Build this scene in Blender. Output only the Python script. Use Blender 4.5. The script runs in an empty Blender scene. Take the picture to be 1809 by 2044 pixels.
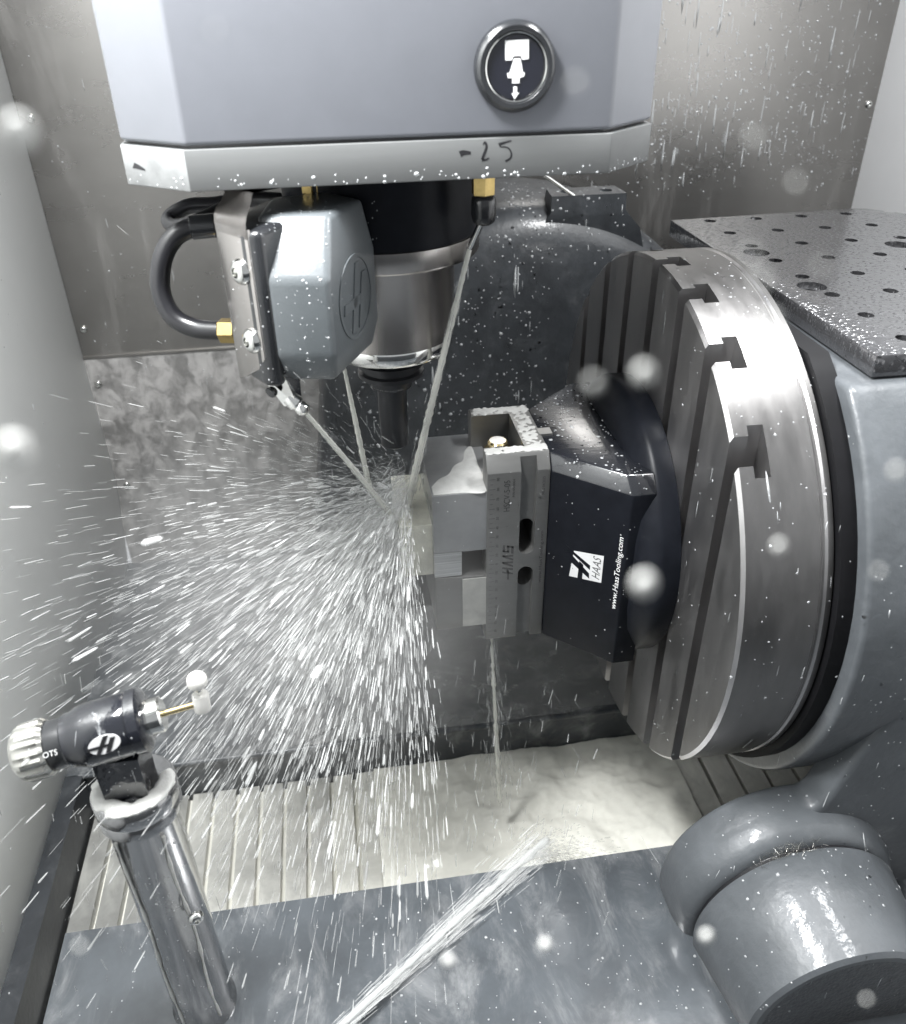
import bpy, bmesh, math, random
import numpy as np
from mathutils import Vector, Matrix
from mathutils.bvhtree import BVHTree
random.seed(7); rng = np.random.default_rng(11)
sc = bpy.context.scene; C = sc.collection
S = 0.0012                       # drawing units (origin at the lens) to metres
Z0 = 760.0                       # drawing height of the world origin
def W(p): return Vector((p[0]*S, p[1]*S, (p[2]+Z0)*S))

# ------------------------------------------------------------------ camera
cr = Vector((0.9887585, -0.14890315, -0.01358198)); cu = Vector((0.09193774, 0.53381948, 0.84058564)); cf = Vector((0.11791553, 0.83238489, -0.54150837))
FPX = 1669.77
cd = bpy.data.cameras.new('camera'); cam = bpy.data.objects.new('camera', cd); C.objects.link(cam); sc.camera = cam
m = Matrix((cr, cu, -cf)).transposed().to_4x4(); m.translation = W((0, 0, 0)); cam.matrix_world = m
cd.sensor_fit = 'VERTICAL'; cd.sensor_height = 24.0; cd.lens = FPX/2044*24.0
cd.clip_start = 0.005; cd.clip_end = 50
cd.dof.use_dof = True; cd.dof.focus_distance = 0.72; cd.dof.aperture_fstop = cd.lens/3.6
def at(px, py, Y=None, X=None, Z=None):
    d = cf + cr*((px-904.5)/FPX) - cu*((py-1022)/FPX)
    if Y is not None: return d*(Y/d.y)
    if X is not None: return d*(X/d.x)
    return d*(Z/d.z)

# ------------------------------------------------------------------ world, lamps, exposure
w = bpy.data.worlds.new('World'); sc.world = w; w.use_nodes = True
w.node_tree.nodes['Background'].inputs[0].default_value = (0.93, 0.965, 1.0, 1); w.node_tree.nodes['Background'].inputs[1].default_value = 0.54
def lamp(name, loc, target, sx, sy, power, col):
    l = bpy.data.lights.new(name, 'AREA'); l.shape = 'RECTANGLE'; l.size = sx*S; l.size_y = sy*S; l.energy = power; l.color = col
    o = bpy.data.objects.new(name, l); C.objects.link(o); o.location = W(loc)
    o.rotation_euler = (W(target)-W(loc)).to_track_quat('-Z', 'Y').to_euler(); return o
lamp('work_lamp_left', (-140, 345, 350), (0, 590, -450), 80, 260, 25.0, (0.985, 0.995, 1.0))
lamp('work_lamp_right', (400, 470, 350), (380, 600, -300), 110, 260, 10.5, (0.985, 0.995, 1.0))
vs = sc.view_settings; vs.view_transform = 'Standard'; vs.look = 'None'; vs.gamma = 1; vs.exposure = 0.0; vs.use_curve_mapping = False
sc.cycles.max_bounces = 8; sc.cycles.transparent_max_bounces = 24; sc.cycles.caustics_reflective = False; sc.cycles.caustics_refractive = False
try: sc.cycles.use_denoising = True
except Exception: pass
sc.cycles.sample_clamp_indirect = 6

# ------------------------------------------------------------------ materials
MATS = {}
def M(name, col, rough=0.5, metal=0.0, var=0.08, vscale=40, bump=0.0, bscale=250, stretch=(1,1,1), coat=0.0, spec=0.5, foam=None, alpha=1.0, aniso=0.0, rvar=0.0, sss=0.0, drops=0.0):
    mt = bpy.data.materials.new(name); mt.use_nodes = True; nt = mt.node_tree; N = nt.nodes; L = nt.links
    b = N['Principled BSDF']; tc = N.new('ShaderNodeTexCoord')
    mp = N.new('ShaderNodeMapping'); mp.inputs['Scale'].default_value = stretch; L.new(tc.outputs['Object'], mp.inputs[0])
    n1 = N.new('ShaderNodeTexNoise'); n1.inputs['Scale'].default_value = vscale; n1.inputs['Detail'].default_value = 6; n1.inputs['Roughness'].default_value = 0.62; L.new(mp.outputs[0], n1.inputs[0])
    ramp = N.new('ShaderNodeMapRange'); ramp.inputs['From Min'].default_value = 0.3; ramp.inputs['From Max'].default_value = 0.7
    ramp.inputs['To Min'].default_value = 1-var; ramp.inputs['To Max'].default_value = 1+var; L.new(n1.outputs[0], ramp.inputs[0])
    mul = N.new('ShaderNodeVectorMath'); mul.operation = 'SCALE'; mul.inputs[0].default_value = col; L.new(ramp.outputs[0], mul.inputs['Scale'])
    colout = mul.outputs[0]; rout = None; fac = None
    if rvar:
        rr = N.new('ShaderNodeMapRange'); rr.inputs['From Min'].default_value = 0.3; rr.inputs['From Max'].default_value = 0.7
        rr.inputs['To Min'].default_value = max(0.02, rough-rvar); rr.inputs['To Max'].default_value = rough+rvar; L.new(n1.outputs[0], rr.inputs[0]); rout = rr.outputs[0]
    if foam:                                   # foam = (colour, noise scale, low, high, stretch)
        fc, fs, lo, hi, fst = foam
        mp2 = N.new('ShaderNodeMapping'); mp2.inputs['Scale'].default_value = fst; L.new(tc.outputs['Object'], mp2.inputs[0])
        n2 = N.new('ShaderNodeTexNoise'); n2.inputs['Scale'].default_value = fs; n2.inputs['Detail'].default_value = 9; n2.inputs['Roughness'].default_value = 0.68; n2.inputs['Distortion'].default_value = 0.6; L.new(mp2.outputs[0], n2.inputs[0])
        fr = N.new('ShaderNodeMapRange'); fr.interpolation_type = 'SMOOTHSTEP'; fr.inputs['From Min'].default_value = lo; fr.inputs['From Max'].default_value = hi; L.new(n2.outputs[0], fr.inputs[0])
        mix = N.new('ShaderNodeMix'); mix.data_type = 'RGBA'; L.new(fr.outputs[0], mix.inputs[0]); L.new(colout, mix.inputs[6]); mix.inputs[7].default_value = (*fc, 1); colout = mix.outputs[2]
        if metal:
            inv = N.new('ShaderNodeMath'); inv.operation = 'MULTIPLY_ADD'; inv.inputs[1].default_value = -metal; inv.inputs[2].default_value = metal; L.new(fr.outputs[0], inv.inputs[0]); L.new(inv.outputs[0], b.inputs['Metallic'])
        fac = fr.outputs[0]
    L.new(colout, b.inputs['Base Color'])
    b.inputs['Roughness'].default_value = rough
    if rout: L.new(rout, b.inputs['Roughness'])
    if not (foam and metal): b.inputs['Metallic'].default_value = metal
    b.inputs['Specular IOR Level'].default_value = spec; b.inputs['Coat Weight'].default_value = coat; b.inputs['Coat Roughness'].default_value = 0.08
    b.inputs['Alpha'].default_value = alpha; b.inputs['Anisotropic'].default_value = aniso
    if sss: b.inputs['Subsurface Weight'].default_value = sss; b.inputs['Subsurface Radius'].default_value = (0.004, 0.004, 0.0035); b.inputs['Subsurface Scale'].default_value = 1.0
    last = None
    if bump:
        n3 = N.new('ShaderNodeTexNoise'); n3.inputs['Scale'].default_value = bscale; n3.inputs['Detail'].default_value = 4; L.new(mp.outputs[0], n3.inputs[0])
        bp = N.new('ShaderNodeBump'); bp.inputs['Strength'].default_value = bump; bp.inputs['Distance'].default_value = 0.001; L.new(n3.outputs[0], bp.inputs['Height']); last = bp
    if drops:                                  # beads of liquid standing on the surface, as relief
        v = N.new('ShaderNodeTexVoronoi'); v.feature = 'SMOOTH_F1'; v.inputs['Scale'].default_value = drops; v.inputs['Smoothness'].default_value = 0.3; L.new(mp.outputs[0], v.inputs[0])
        dr = N.new('ShaderNodeMapRange'); dr.inputs['From Min'].default_value = 0.16; dr.inputs['From Max'].default_value = 0.42; dr.inputs['To Min'].default_value = 1; dr.inputs['To Max'].default_value = 0; L.new(v.outputs['Distance'], dr.inputs[0])
        bp2 = N.new('ShaderNodeBump'); bp2.inputs['Strength'].default_value = 0.5; bp2.inputs['Distance'].default_value = 0.0012; L.new(dr.outputs[0], bp2.inputs['Height'])
        if last: L.new(last.outputs[0], bp2.inputs['Normal'])
        last = bp2
    if last:
        L.new(last.outputs[0], b.inputs['Normal'])
        if coat: L.new(last.outputs[0], b.inputs['Coat Normal'])
    MATS[name] = mt; return mt
CREAM = (0.80, 0.79, 0.72)
M('head_paint', (0.175, 0.182, 0.202), 0.32, var=0.03, bump=0.03, bscale=900, coat=0.25)
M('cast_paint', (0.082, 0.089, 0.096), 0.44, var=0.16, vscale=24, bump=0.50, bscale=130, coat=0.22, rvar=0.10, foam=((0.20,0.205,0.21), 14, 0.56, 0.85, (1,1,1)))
M('cast_dark', (0.030, 0.033, 0.037), 0.45, var=0.3, vscale=30, bump=0.40, bscale=160, coat=0.25, foam=((0.085,0.09,0.095), 22, 0.48, 0.85, (1,1,1)))  # deep shade on the rear casting is put into this colour
M('cast_rough', (0.05, 0.053, 0.057), 0.45, var=0.35, vscale=160, bump=0.9, bscale=330, coat=0.3)
M('alu_plate', (0.115, 0.118, 0.118), 0.6, var=0.05, vscale=120, stretch=(0.05,1,1), bump=0.03, bscale=1500, spec=0.25)
M('alu_lit_side', (0.215, 0.22, 0.22), 0.55, var=0.22, vscale=55, bump=0.03, bscale=1500, spec=0.3)  # lighter plate aluminium; light from the left painted into the chamfer
M('stainless', (0.31, 0.30, 0.287), 0.29, metal=0.9, var=0.05, vscale=14, stretch=(0.5,1,1.0), bump=0.03, bscale=1400, rvar=0.04, foam=((0.29,0.285,0.275), 7, 0.50, 0.95, (2.5,1,0.35)))
M('stainless_wet', (0.27, 0.265, 0.258), 0.34, metal=0.6, var=0.10, vscale=60, bump=0.05, bscale=500, foam=((0.36,0.352,0.343), 48, 0.34, 0.66, (1.0,1,0.7)))
M('wall_paint', (0.80, 0.81, 0.795), 0.5, var=0.03, vscale=6, bump=0.02, bscale=300)
M('wall_white', (0.93, 0.93, 0.93), 0.35, var=0.02, vscale=10)
M('floor_paint', (0.045, 0.051, 0.057), 0.42, var=0.35, vscale=26, bump=0.12, bscale=110, coat=0.2, foam=((0.30,0.305,0.305), 24, 0.44, 0.84, (1,1.4,1)))
M('platform_paint', (0.070, 0.078, 0.086), 0.22, var=0.25, vscale=16, bump=0.12, bscale=120, coat=0.8, foam=((0.26,0.265,0.27), 12, 0.45, 0.84, (2.0,0.9,1)))
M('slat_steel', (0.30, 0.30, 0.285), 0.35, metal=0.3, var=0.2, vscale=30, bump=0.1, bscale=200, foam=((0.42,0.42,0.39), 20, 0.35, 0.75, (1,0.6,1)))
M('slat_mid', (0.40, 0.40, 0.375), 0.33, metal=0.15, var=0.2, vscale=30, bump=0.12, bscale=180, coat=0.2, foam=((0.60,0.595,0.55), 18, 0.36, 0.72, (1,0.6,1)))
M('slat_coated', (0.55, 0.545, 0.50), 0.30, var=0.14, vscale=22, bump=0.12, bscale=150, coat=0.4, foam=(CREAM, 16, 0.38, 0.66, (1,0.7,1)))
M('coolant_milk', (0.86, 0.85, 0.77), 0.22, var=0.10, vscale=14, bump=0.35, bscale=70, coat=0.5, foam=((0.50,0.50,0.45), 14, 0.60, 0.90, (1,1.5,1)))
M('coolant_white', (0.80, 0.80, 0.74), 0.20, var=0.03, alpha=0.58, bump=0.2, bscale=200)
M('foam_white', (0.62, 0.62, 0.595), 0.45, var=0.08, vscale=200, bump=0.35, bscale=600)
M('foam_cream', (0.74, 0.73, 0.63), 0.35, var=0.16, vscale=60, bump=0.5, bscale=350)
M('spray', (0.74, 0.75, 0.74), 0.40, var=0.02, alpha=0.36)
M('spray_fine', (0.74, 0.75, 0.74), 0.40, var=0.02, alpha=0.15)
M('spray_mid', (0.76, 0.77, 0.76), 0.40, var=0.02, alpha=0.22)
M('drop', (0.74, 0.76, 0.77), 0.06, var=0.02, spec=0.9, coat=1.0, alpha=0.5)
M('steel_ground', (0.50, 0.475, 0.455), 0.27, metal=1.0, var=0.10, vscale=60, stretch=(1,1,0.12), bump=0.04, bscale=1800, aniso=0.4)
M('steel_platter', (0.45, 0.44, 0.44), 0.36, metal=1.0, var=0.10, vscale=45, stretch=(1,1,0.25), bump=0.05, bscale=1300, rvar=0.06)
M('steel_polish', (0.75, 0.75, 0.73), 0.10, metal=1.0, var=0.06, vscale=150)
M('steel_vise', (0.195, 0.195, 0.19), 0.34, metal=0.7, var=0.08, vscale=80, stretch=(0.3,1,1), bump=0.03, bscale=1500)
M('alu_block', (0.40, 0.405, 0.41), 0.22, metal=0.95, var=0.06, vscale=60, bump=0.02, bscale=900)
M('alu_milled', (0.66, 0.66, 0.65), 0.30, metal=1.0, var=0.25, vscale=160, stretch=(0.06,1,3.0), bump=0.3, bscale=500)
M('black_oxide', (0.008, 0.009, 0.012), 0.35, var=0.2, vscale=60, bump=0.03, bscale=500, spec=0.10)
M('black_wet', (0.010, 0.011, 0.014), 0.22, var=0.2, vscale=60, bump=0.22, bscale=140, stretch=(0.35,1,1), coat=1.0)
M('alu_bright', (0.27, 0.275, 0.28), 0.30, metal=0.5, var=0.08, vscale=60, bump=0.03, bscale=600, coat=0.4)
M('foam_film', (0.66, 0.66, 0.64), 0.35, var=0.10, vscale=120, bump=0.2, bscale=500, alpha=0.55)
M('steel_rim', (0.225, 0.22, 0.217), 0.38, metal=1.0, var=0.10, vscale=45, stretch=(1.6,0.4,0.4), bump=0.05, bscale=1300, rvar=0.06)  # darker copy of the platter steel; lamp glare held down in its colour
M('black_rubber', (0.010, 0.010, 0.012), 0.32, var=0.2, coat=0.25)
M('gap_black', (0.005, 0.005, 0.006), 0.6, var=0.2, spec=0.2)
M('knob_steel', (0.50, 0.495, 0.46), 0.24, metal=0.9, var=0.15, vscale=150, coat=0.4)
M('drop_clear', (0.95, 0.96, 0.97), 0.02, var=0.01)
MATS['drop_clear'].node_tree.nodes['Principled BSDF'].inputs['Transmission Weight'].default_value = 1.0; MATS['drop_clear'].node_tree.nodes['Principled BSDF'].inputs['IOR'].default_value = 1.34
M('black_plastic', (0.016, 0.017, 0.019), 0.25, var=0.1, bump=0.05, bscale=900, coat=0.4)
M('probe_navy', (0.009, 0.010, 0.014), 0.14, var=0.2, bump=0.20, bscale=200, coat=1.0, foam=((0.40,0.41,0.42), 42, 0.60, 0.72, (1,1,1)))
M('carbide', (0.030, 0.031, 0.034), 0.30, metal=0.4, var=0.1)
M('cover_paint', (0.092, 0.102, 0.108), 0.36, var=0.05, vscale=80, bump=0.10, bscale=500, coat=0.25)
M('brass', (0.40, 0.30, 0.125), 0.36, metal=1.0, var=0.2, vscale=120)
M('gold', (0.88, 0.72, 0.40), 0.16, metal=1.0, var=0.06)
M('bracket_steel', (0.42, 0.40, 0.385), 0.26, metal=1.0, var=0.10, vscale=60, stretch=(1,1,0.2), bump=0.03, bscale=1200)
M('fixture_black', (0.10, 0.10, 0.105), 0.20, metal=0.6, var=0.15, vscale=80, coat=0.9, bump=0.05, bscale=400, stretch=(1.0,2.6,1), drops=150)
M('ink', (0.012, 0.012, 0.014), 0.5)
M('engrave', (0.05, 0.05, 0.05), 0.5)
M('print_white', (0.85, 0.85, 0.84), 0.4)
M('label_white', (0.62, 0.62, 0.62), 0.3)
M('icon_face', (0.010, 0.011, 0.018), 0.15, coat=0.6)
M('ceramic', (0.62, 0.61, 0.58), 0.3)
M('chip_alu', (0.78, 0.77, 0.72), 0.2, metal=0.9)
M('tube_wet', (0.42, 0.42, 0.425), 0.16, metal=0.95, var=0.2, vscale=30, stretch=(1,1,0.15), bump=0.06, bscale=300, coat=0.8, foam=((0.55,0.55,0.54), 22, 0.56, 0.75, (1,1,0.25)))

# ------------------------------------------------------------------ mesh helpers (all in drawing units)
def link(name, me, mat, parent=None):
    o = bpy.data.objects.new(name, me); C.objects.link(o)
    if mat and not me.materials: me.materials.append(MATS[mat])
    if parent is not None:
        o.parent = parent
        pw = Matrix.Translation(parent.location) if parent.type == 'EMPTY' else Matrix.Identity(4)
        o.matrix_parent_inverse = pw.inverted()
    return o
def fin(name, bm, mat, parent=None, smooth=40):
    bmesh.ops.recalc_face_normals(bm, faces=bm.faces)
    for v in bm.verts: v.co = W(v.co)
    me = bpy.data.meshes.new(name); bm.to_mesh(me); bm.free()
    if smooth:
        me.polygons.foreach_set('use_smooth', [True]*len(me.polygons)); me.set_sharp_from_angle(angle=math.radians(smooth))
    return link(name, me, mat, parent)
def bevel(bm, wd, seg=2, ang=30):
    if wd > 0:
        ed = [e for e in bm.edges if len(e.link_faces) == 2 and e.calc_face_angle(0) > math.radians(ang)]
        bmesh.ops.bevel(bm, geom=ed, offset=wd, segments=seg, profile=0.5, affect='EDGES', clamp_overlap=True)
    return bm
def add_box(bm, x0, x1, y0, y1, z0, z1):
    v = [bm.verts.new((x, y, z)) for x in (x0, x1) for y in (y0, y1) for z in (z0, z1)]
    for f in ((0,1,3,2),(4,6,7,5),(0,4,5,1),(2,3,7,6),(0,2,6,4),(1,5,7,3)): bm.faces.new([v[i] for i in f])
    return bm
def box(x0, x1, y0, y1, z0, z1, bv=0, seg=2): return bevel(add_box(bmesh.new(), x0, x1, y0, y1, z0, z1), bv, seg)
def add_prism(bm, poly, ax, a0, a1):
    def P(u, v, a): return {'X': (a, u, v), 'Y': (u, a, v), 'Z': (u, v, a)}[ax]
    A = [bm.verts.new(P(u, v, a0)) for u, v in poly]; B = [bm.verts.new(P(u, v, a1)) for u, v in poly]; n = len(poly)
    bm.faces.new(A); bm.faces.new(B[::-1])
    for i in range(n): bm.faces.new((A[i], A[(i+1) % n], B[(i+1) % n], B[i]))
    return bm
def prism(poly, ax, a0, a1, bv=0, seg=2):
    bm = add_prism(bmesh.new(), poly, ax, a0, a1); bmesh.ops.recalc_face_normals(bm, faces=bm.faces); return bevel(bm, bv, seg)
def frame(d):
    d = Vector(d).normalized(); a = Vector((0, 0, 1)) if abs(d.z) < 0.9 else Vector((1, 0, 0)); u = d.cross(a).normalized(); return d, u, d.cross(u)
def add_lathe(bm, prof, o, d, seg=48, cap=True):
    d, u, v = frame(d); o = Vector(o); rings = []
    for r, h in prof:
        if r < 1e-6: rings.append([bm.verts.new(o+d*h)])
        else: rings.append([bm.verts.new(o+d*h+(u*math.cos(2*math.pi*k/seg)+v*math.sin(2*math.pi*k/seg))*r) for k in range(seg)])
    for A, B in zip(rings, rings[1:]):
        for k in range(seg):
            k2 = (k+1) % seg
            if len(A) == 1 and len(B) == 1: continue
            if len(A) == 1: bm.faces.new((A[0], B[k], B[k2]))
            elif len(B) == 1: bm.faces.new((A[k], A[k2], B[0]))
            else: bm.faces.new((A[k], A[k2], B[k2], B[k]))
    for R in (rings[0], rings[-1]):
        if cap and len(R) > 1: bm.faces.new(R)
    return bm
def lathe(prof, o, d, seg=48, cap=True): return add_lathe(bmesh.new(), prof, o, d, seg, cap)
def spline(pts, n=8):
    P = [Vector(p) for p in pts]; P = [2*P[0]-P[1]]+P+[2*P[-1]-P[-2]]; out = []
    for i in range(1, len(P)-2):
        for k in range(n):
            t = k/n; a, b, c, d = P[i-1], P[i], P[i+1], P[i+2]
            out.append(0.5*((2*b)+(c-a)*t+(2*a-5*b+4*c-d)*t*t+(3*b-a-3*c+d)*t**3))
    out.append(P[-2]); return out
def add_tube(bm, pts, rad, seg=12, cap=True, flat=1.0):
    n = len(pts); pts = [Vector(p) for p in pts]; rad = rad if hasattr(rad, '__len__') else [rad]*n; rings = []; u = None
    for i, p in enumerate(pts):
        t = (pts[min(i+1, n-1)]-pts[max(i-1, 0)]).normalized()
        if u is None: _, u, _v = frame(t)
        u = (u-t*u.dot(t)).normalized(); v = t.cross(u)
        rings.append([bm.verts.new(p+(u*math.cos(2*math.pi*k/seg)+v*math.sin(2*math.pi*k/seg)*flat)*rad[i]) for k in range(seg)])
    for A, B in zip(rings, rings[1:]):
        for k in range(seg): bm.faces.new((A[k], A[(k+1) % seg], B[(k+1) % seg], B[k]))
    if cap: bm.faces.new(rings[0]); bm.faces.new(rings[-1])
    return bm
def tube(pts, rad, seg=12): return add_tube(bmesh.new(), pts, rad, seg)
def arc(cx, cy, r, a0, a1, n=24): return [(cx+r*math.cos(math.radians(a0+(a1-a0)*i/n)), cy+r*math.sin(math.radians(a0+(a1-a0)*i/n))) for i in range(n+1)]
def cut(bm, cutter):
    def tmp(b):
        bmesh.ops.recalc_face_normals(b, faces=b.faces); me = bpy.data.meshes.new('t'); b.to_mesh(me); b.free(); o = bpy.data.objects.new('t', me); C.objects.link(o); return o
    a, b = tmp(bm), tmp(cutter); md = a.modifiers.new('b', 'BOOLEAN'); md.object = b; md.operation = 'DIFFERENCE'; md.solver = 'EXACT'; md.use_self = True
    dg = bpy.context.evaluated_depsgraph_get(); me = bpy.data.meshes.new_from_object(a.evaluated_get(dg)); out = bmesh.new(); out.from_mesh(me)
    for o in (a, b): d = o.data; bpy.data.objects.remove(o); bpy.data.meshes.remove(d)
    bpy.data.meshes.remove(me); return out
def loft(levels):
    bm = bmesh.new(); rings = [[bm.verts.new((x, y, z)) for x, y in poly] for poly, z in levels]; n = len(rings[0])
    for A, B in zip(rings, rings[1:]):
        for k in range(n): bm.faces.new((A[k], A[(k+1) % n], B[(k+1) % n], B[k]))
    bm.faces.new(rings[0]); bm.faces.new(rings[-1]); bmesh.ops.recalc_face_normals(bm, faces=bm.faces); return bm
def flat(name, polys, o, ux, uy, mat, parent, th=0.35):        # printed / engraved mark: thin solid on a face; polys in (u, v)
    o, ux, uy = Vector(o), Vector(ux).normalized(), Vector(uy).normalized(); nz = ux.cross(uy); bm = bmesh.new()
    for poly in polys:
        A = [bm.verts.new(o+ux*u+uy*v+nz*th) for u, v in poly]; B = [bm.verts.new(o+ux*u+uy*v-nz*0.2) for u, v in poly]; n = len(poly)
        bm.faces.new(A); bm.faces.new(B[::-1])
        for i in range(n): bm.faces.new((A[i], A[(i+1) % n], B[(i+1) % n], B[i]))
    return fin(name, bm, mat, parent, smooth=0)
def text(name, s, o, ux, uy, height, mat, parent, length=None, shear=0.0, th=0.15):
    cu_ = bpy.data.curves.new('t', 'FONT'); cu_.body = s; cu_.size = 1; cu_.shear = shear; cu_.resolution_u = 3; cu_.align_x = 'CENTER'; cu_.align_y = 'CENTER'
    ob = bpy.data.objects.new('t', cu_); C.objects.link(ob); dg = bpy.context.evaluated_depsgraph_get(); me = bpy.data.meshes.new_from_object(ob.evaluated_get(dg))
    bpy.data.objects.remove(ob); bpy.data.curves.remove(cu_)
    xs = [v.co.x for v in me.vertices]; ys = [v.co.y for v in me.vertices]; wx = max(xs)-min(xs); hy = max(ys)-min(ys); cx_ = (max(xs)+min(xs))/2; cy_ = (max(ys)+min(ys))/2
    ky = height/hy; kx = (length/wx) if length else ky; o, ux, uy = Vector(o), Vector(ux).normalized(), Vector(uy).normalized(); nz = ux.cross(uy)
    for v in me.vertices: v.co = W(o+ux*((v.co.x-cx_)*kx)+uy*((v.co.y-cy_)*ky)+nz*th)
    me.name = name; me.materials.clear(); return link(name, me, mat, parent)
def tag(o, label=None, cat=None, group=None, kind=None):
    if label: o['label'] = label
    if cat: o['category'] = cat
    if group: o['group'] = group
    if kind: o['kind'] = kind
    return o
def thing(name, loc, label, cat, group=None):
    o = bpy.data.objects.new(name, None); C.objects.link(o); o.location = W(loc); o.empty_display_size = 0.02; return tag(o, label, cat, group)
def structure(name, loc):
    o = bpy.data.objects.new(name, None); C.objects.link(o); o.location = W(loc); o.empty_display_size = 0.02; o['kind'] = 'structure'; return o
def screw(parent, o, d, r, mat='steel_polish', name='screw', sock=True):
    h = r*0.62; pr = [(r*1.0, -r*0.3), (r, 0), (r*0.93, h*0.4), (r*0.72, h*0.78), (r*0.45, h)]
    pr += [(r*0.38, h*0.98), (r*0.36, h*0.3), (0, h*0.3)] if sock else [(0, h*1.05)]
    return fin(name, lathe(pr, o, d, 20), mat, parent)

# ------------------------------------------------------------------ the setting
YW, XL, XR = 1000, -303, 651
bw = structure('back_wall', (180, YW, -690))
fin('panel', box(XL-8, XR+3, YW, YW+4, -381, 360, 0.6), 'stainless', bw)
fin('panel', box(XL-8, XR+3, YW-1.6, YW+4, -700, -381.5, 0.8), 'stainless_wet', bw)
fin('seam_flange', box(XL, XR, YW-3.2, YW+1, -382.6, -380.2, 0.5), 'stainless', bw)
for x, z in ((-294.5, -347), (-293.6, -416), (642, -136), (-292, -120), (-291, -560)): screw(bw, (x, YW-2 if z < -381 else YW, z), (0, -1, 0), 4.6)
lw = structure('left_wall', (XL, 500, -700))
fin('panel', prism([(XL-6, 360), (XL, 360), (XL, -560), (XL-15, -702), (XL-22, -702), (XL-6, -560)], 'Y', -150, YW-1, 0.4), 'wall_paint', lw)
rw = structure('right_wall', (XR, 500, -700))
fin('panel', box(XR, XR+5, -150, YW+4, -700, 360, 0.5), 'wall_white', rw)
fa = structure('unseen_apron', (100, -160, -760))  # out of view behind the camera, added to darken reflections
fin('panel', box(-330, 660, -166, -160, -760, -230, 1), 'cast_dark', fa)
fl = structure('machine_floor', (100, 800, -690))
fin('floor_sheet', box(XL-20, XR, 626, YW+2, -692, -685, 1.2), 'floor_paint', fl)
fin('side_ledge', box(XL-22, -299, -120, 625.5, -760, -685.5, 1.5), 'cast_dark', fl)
fin('step_face', box(XL-20, XR, 628, 634, -760, -691), 'floor_paint', fl)
fin('floor_lip', tube([(XL, 627, -688), (XR, 627, -688)], 3.2, 10), 'floor_paint', fl)
pf = structure('front_platform', (100, 300, -760))
pl = fin('platform_top', box(-242, 760, -120, 396, -640, -600, 3.5, 3), 'platform_paint', pf)
fin('platform_front', box(-236, 750, -110, 390, -760, -639), 'platform_paint', pf)
ch = structure('coolant_channel', (100, 500, -760))
fin('channel_bed', box(XL-25, XR, -120, 640, -764, -752), 'cast_rough', ch)
base_slat = None
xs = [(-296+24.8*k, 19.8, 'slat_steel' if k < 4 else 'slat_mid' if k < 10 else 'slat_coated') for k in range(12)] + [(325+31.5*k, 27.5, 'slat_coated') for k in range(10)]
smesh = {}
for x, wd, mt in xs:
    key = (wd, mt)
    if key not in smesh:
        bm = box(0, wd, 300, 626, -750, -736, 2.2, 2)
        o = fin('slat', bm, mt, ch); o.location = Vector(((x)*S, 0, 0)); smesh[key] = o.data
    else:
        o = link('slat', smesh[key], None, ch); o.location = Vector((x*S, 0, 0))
# milky coolant standing in the middle of the channel
def sheet(name, x0, x1, y0, y1, z, nx, ny, amp, mat, parent=None, fall=0.0):
    from mathutils import noise
    bm = bmesh.new(); g = []
    for j in range(ny+1):
        for i in range(nx+1):
            x = x0+(x1-x0)*i/nx; y = y0+(y1-y0)*j/ny
            h = noise.fractal(Vector((x*0.022, y*0.03, 3.1)), 0.8, 2.1, 5)*amp + noise.noise(Vector((x*0.09, y*0.11, 7)))*amp*0.12
            g.append(bm.verts.new((x, y, z+h)))
    for j in range(ny):
        for i in range(nx):
            a = j*(nx+1)+i; bm.faces.new((g[a], g[a+1], g[a+nx+2], g[a+nx+1]))
    return fin(name, bm, mat, parent, smooth=180)
po = sheet('coolant_pool', -4, 326, 330, 627, -733, 150, 120, 3.4, 'coolant_milk'); tag(po, 'cream milky coolant pooled in the channel between the slats', 'coolant', kind='stuff')
po2 = sheet('coolant_film', -298, 640, 330, 627, -747, 120, 50, 1.5, 'coolant_milk'); tag(po2, 'thin cream coolant lying in the gaps between channel slats', 'coolant', kind='stuff')

M('coolant_skin', (0.46, 0.465, 0.455), 0.22, var=0.25, vscale=40, bump=0.25, bscale=90, coat=0.5, alpha=0.42)
bm = bmesh.new(); cv = bm.verts.new((110, 715, -684.2)); rv = []
for i in range(72):
    a = 2*math.pi*i/72; rr_ = 1+0.25*math.sin(3*a+1)+0.13*math.sin(7*a)+0.07*math.sin(13*a+2); rv.append(bm.verts.new((min(400, 110+215*rr_*math.cos(a)), max(628.5, 715+150*rr_*math.sin(a)), -684.4)))
for i in range(72): bm.faces.new((cv, rv[i], rv[(i+1) % 72]))
tag(fin('floor_coolant', bm, 'coolant_skin', smooth=180), 'thin milky coolant spreading over the floor below the vise', 'coolant', kind='stuff')

# ------------------------------------------------------------------ spindle head
sh = thing('spindle_head', (38, 600, -92), 'grey spindle head with aluminium base plate hanging from the top', 'spindle head')
oct_ = [(-66, 460), (152, 460), (184, 488), (184, 990), (-101, 990), (-101, 486)]
def inset(poly, k, c=(41, 620)): return [(c[0]+(x-c[0])*(1-k/abs(x-c[0]) if abs(x-c[0]) > 1 else 1), c[1]+(y-c[1])*(1-k/abs(y-c[1]) if abs(y-c[1]) > 1 else 1)) for x, y in poly]
fin('casting', prism(oct_, 'Z', -70.3, 360, 2.2, 3), 'head_paint', sh)
fin('shadow_gap', prism(inset(oct_, 3), 'Z', -72.5, -69, 0), 'black_plastic', sh)
bp_ = fin('base_plate', prism([(-66.6, 459.4), (152.6, 459.4), (184.6, 487.6), (184.6, 760), (-101.6, 760), (-101.6, 485.4)], 'Z', -91.6, -71.8, 0.7), 'alu_plate', sh)
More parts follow.
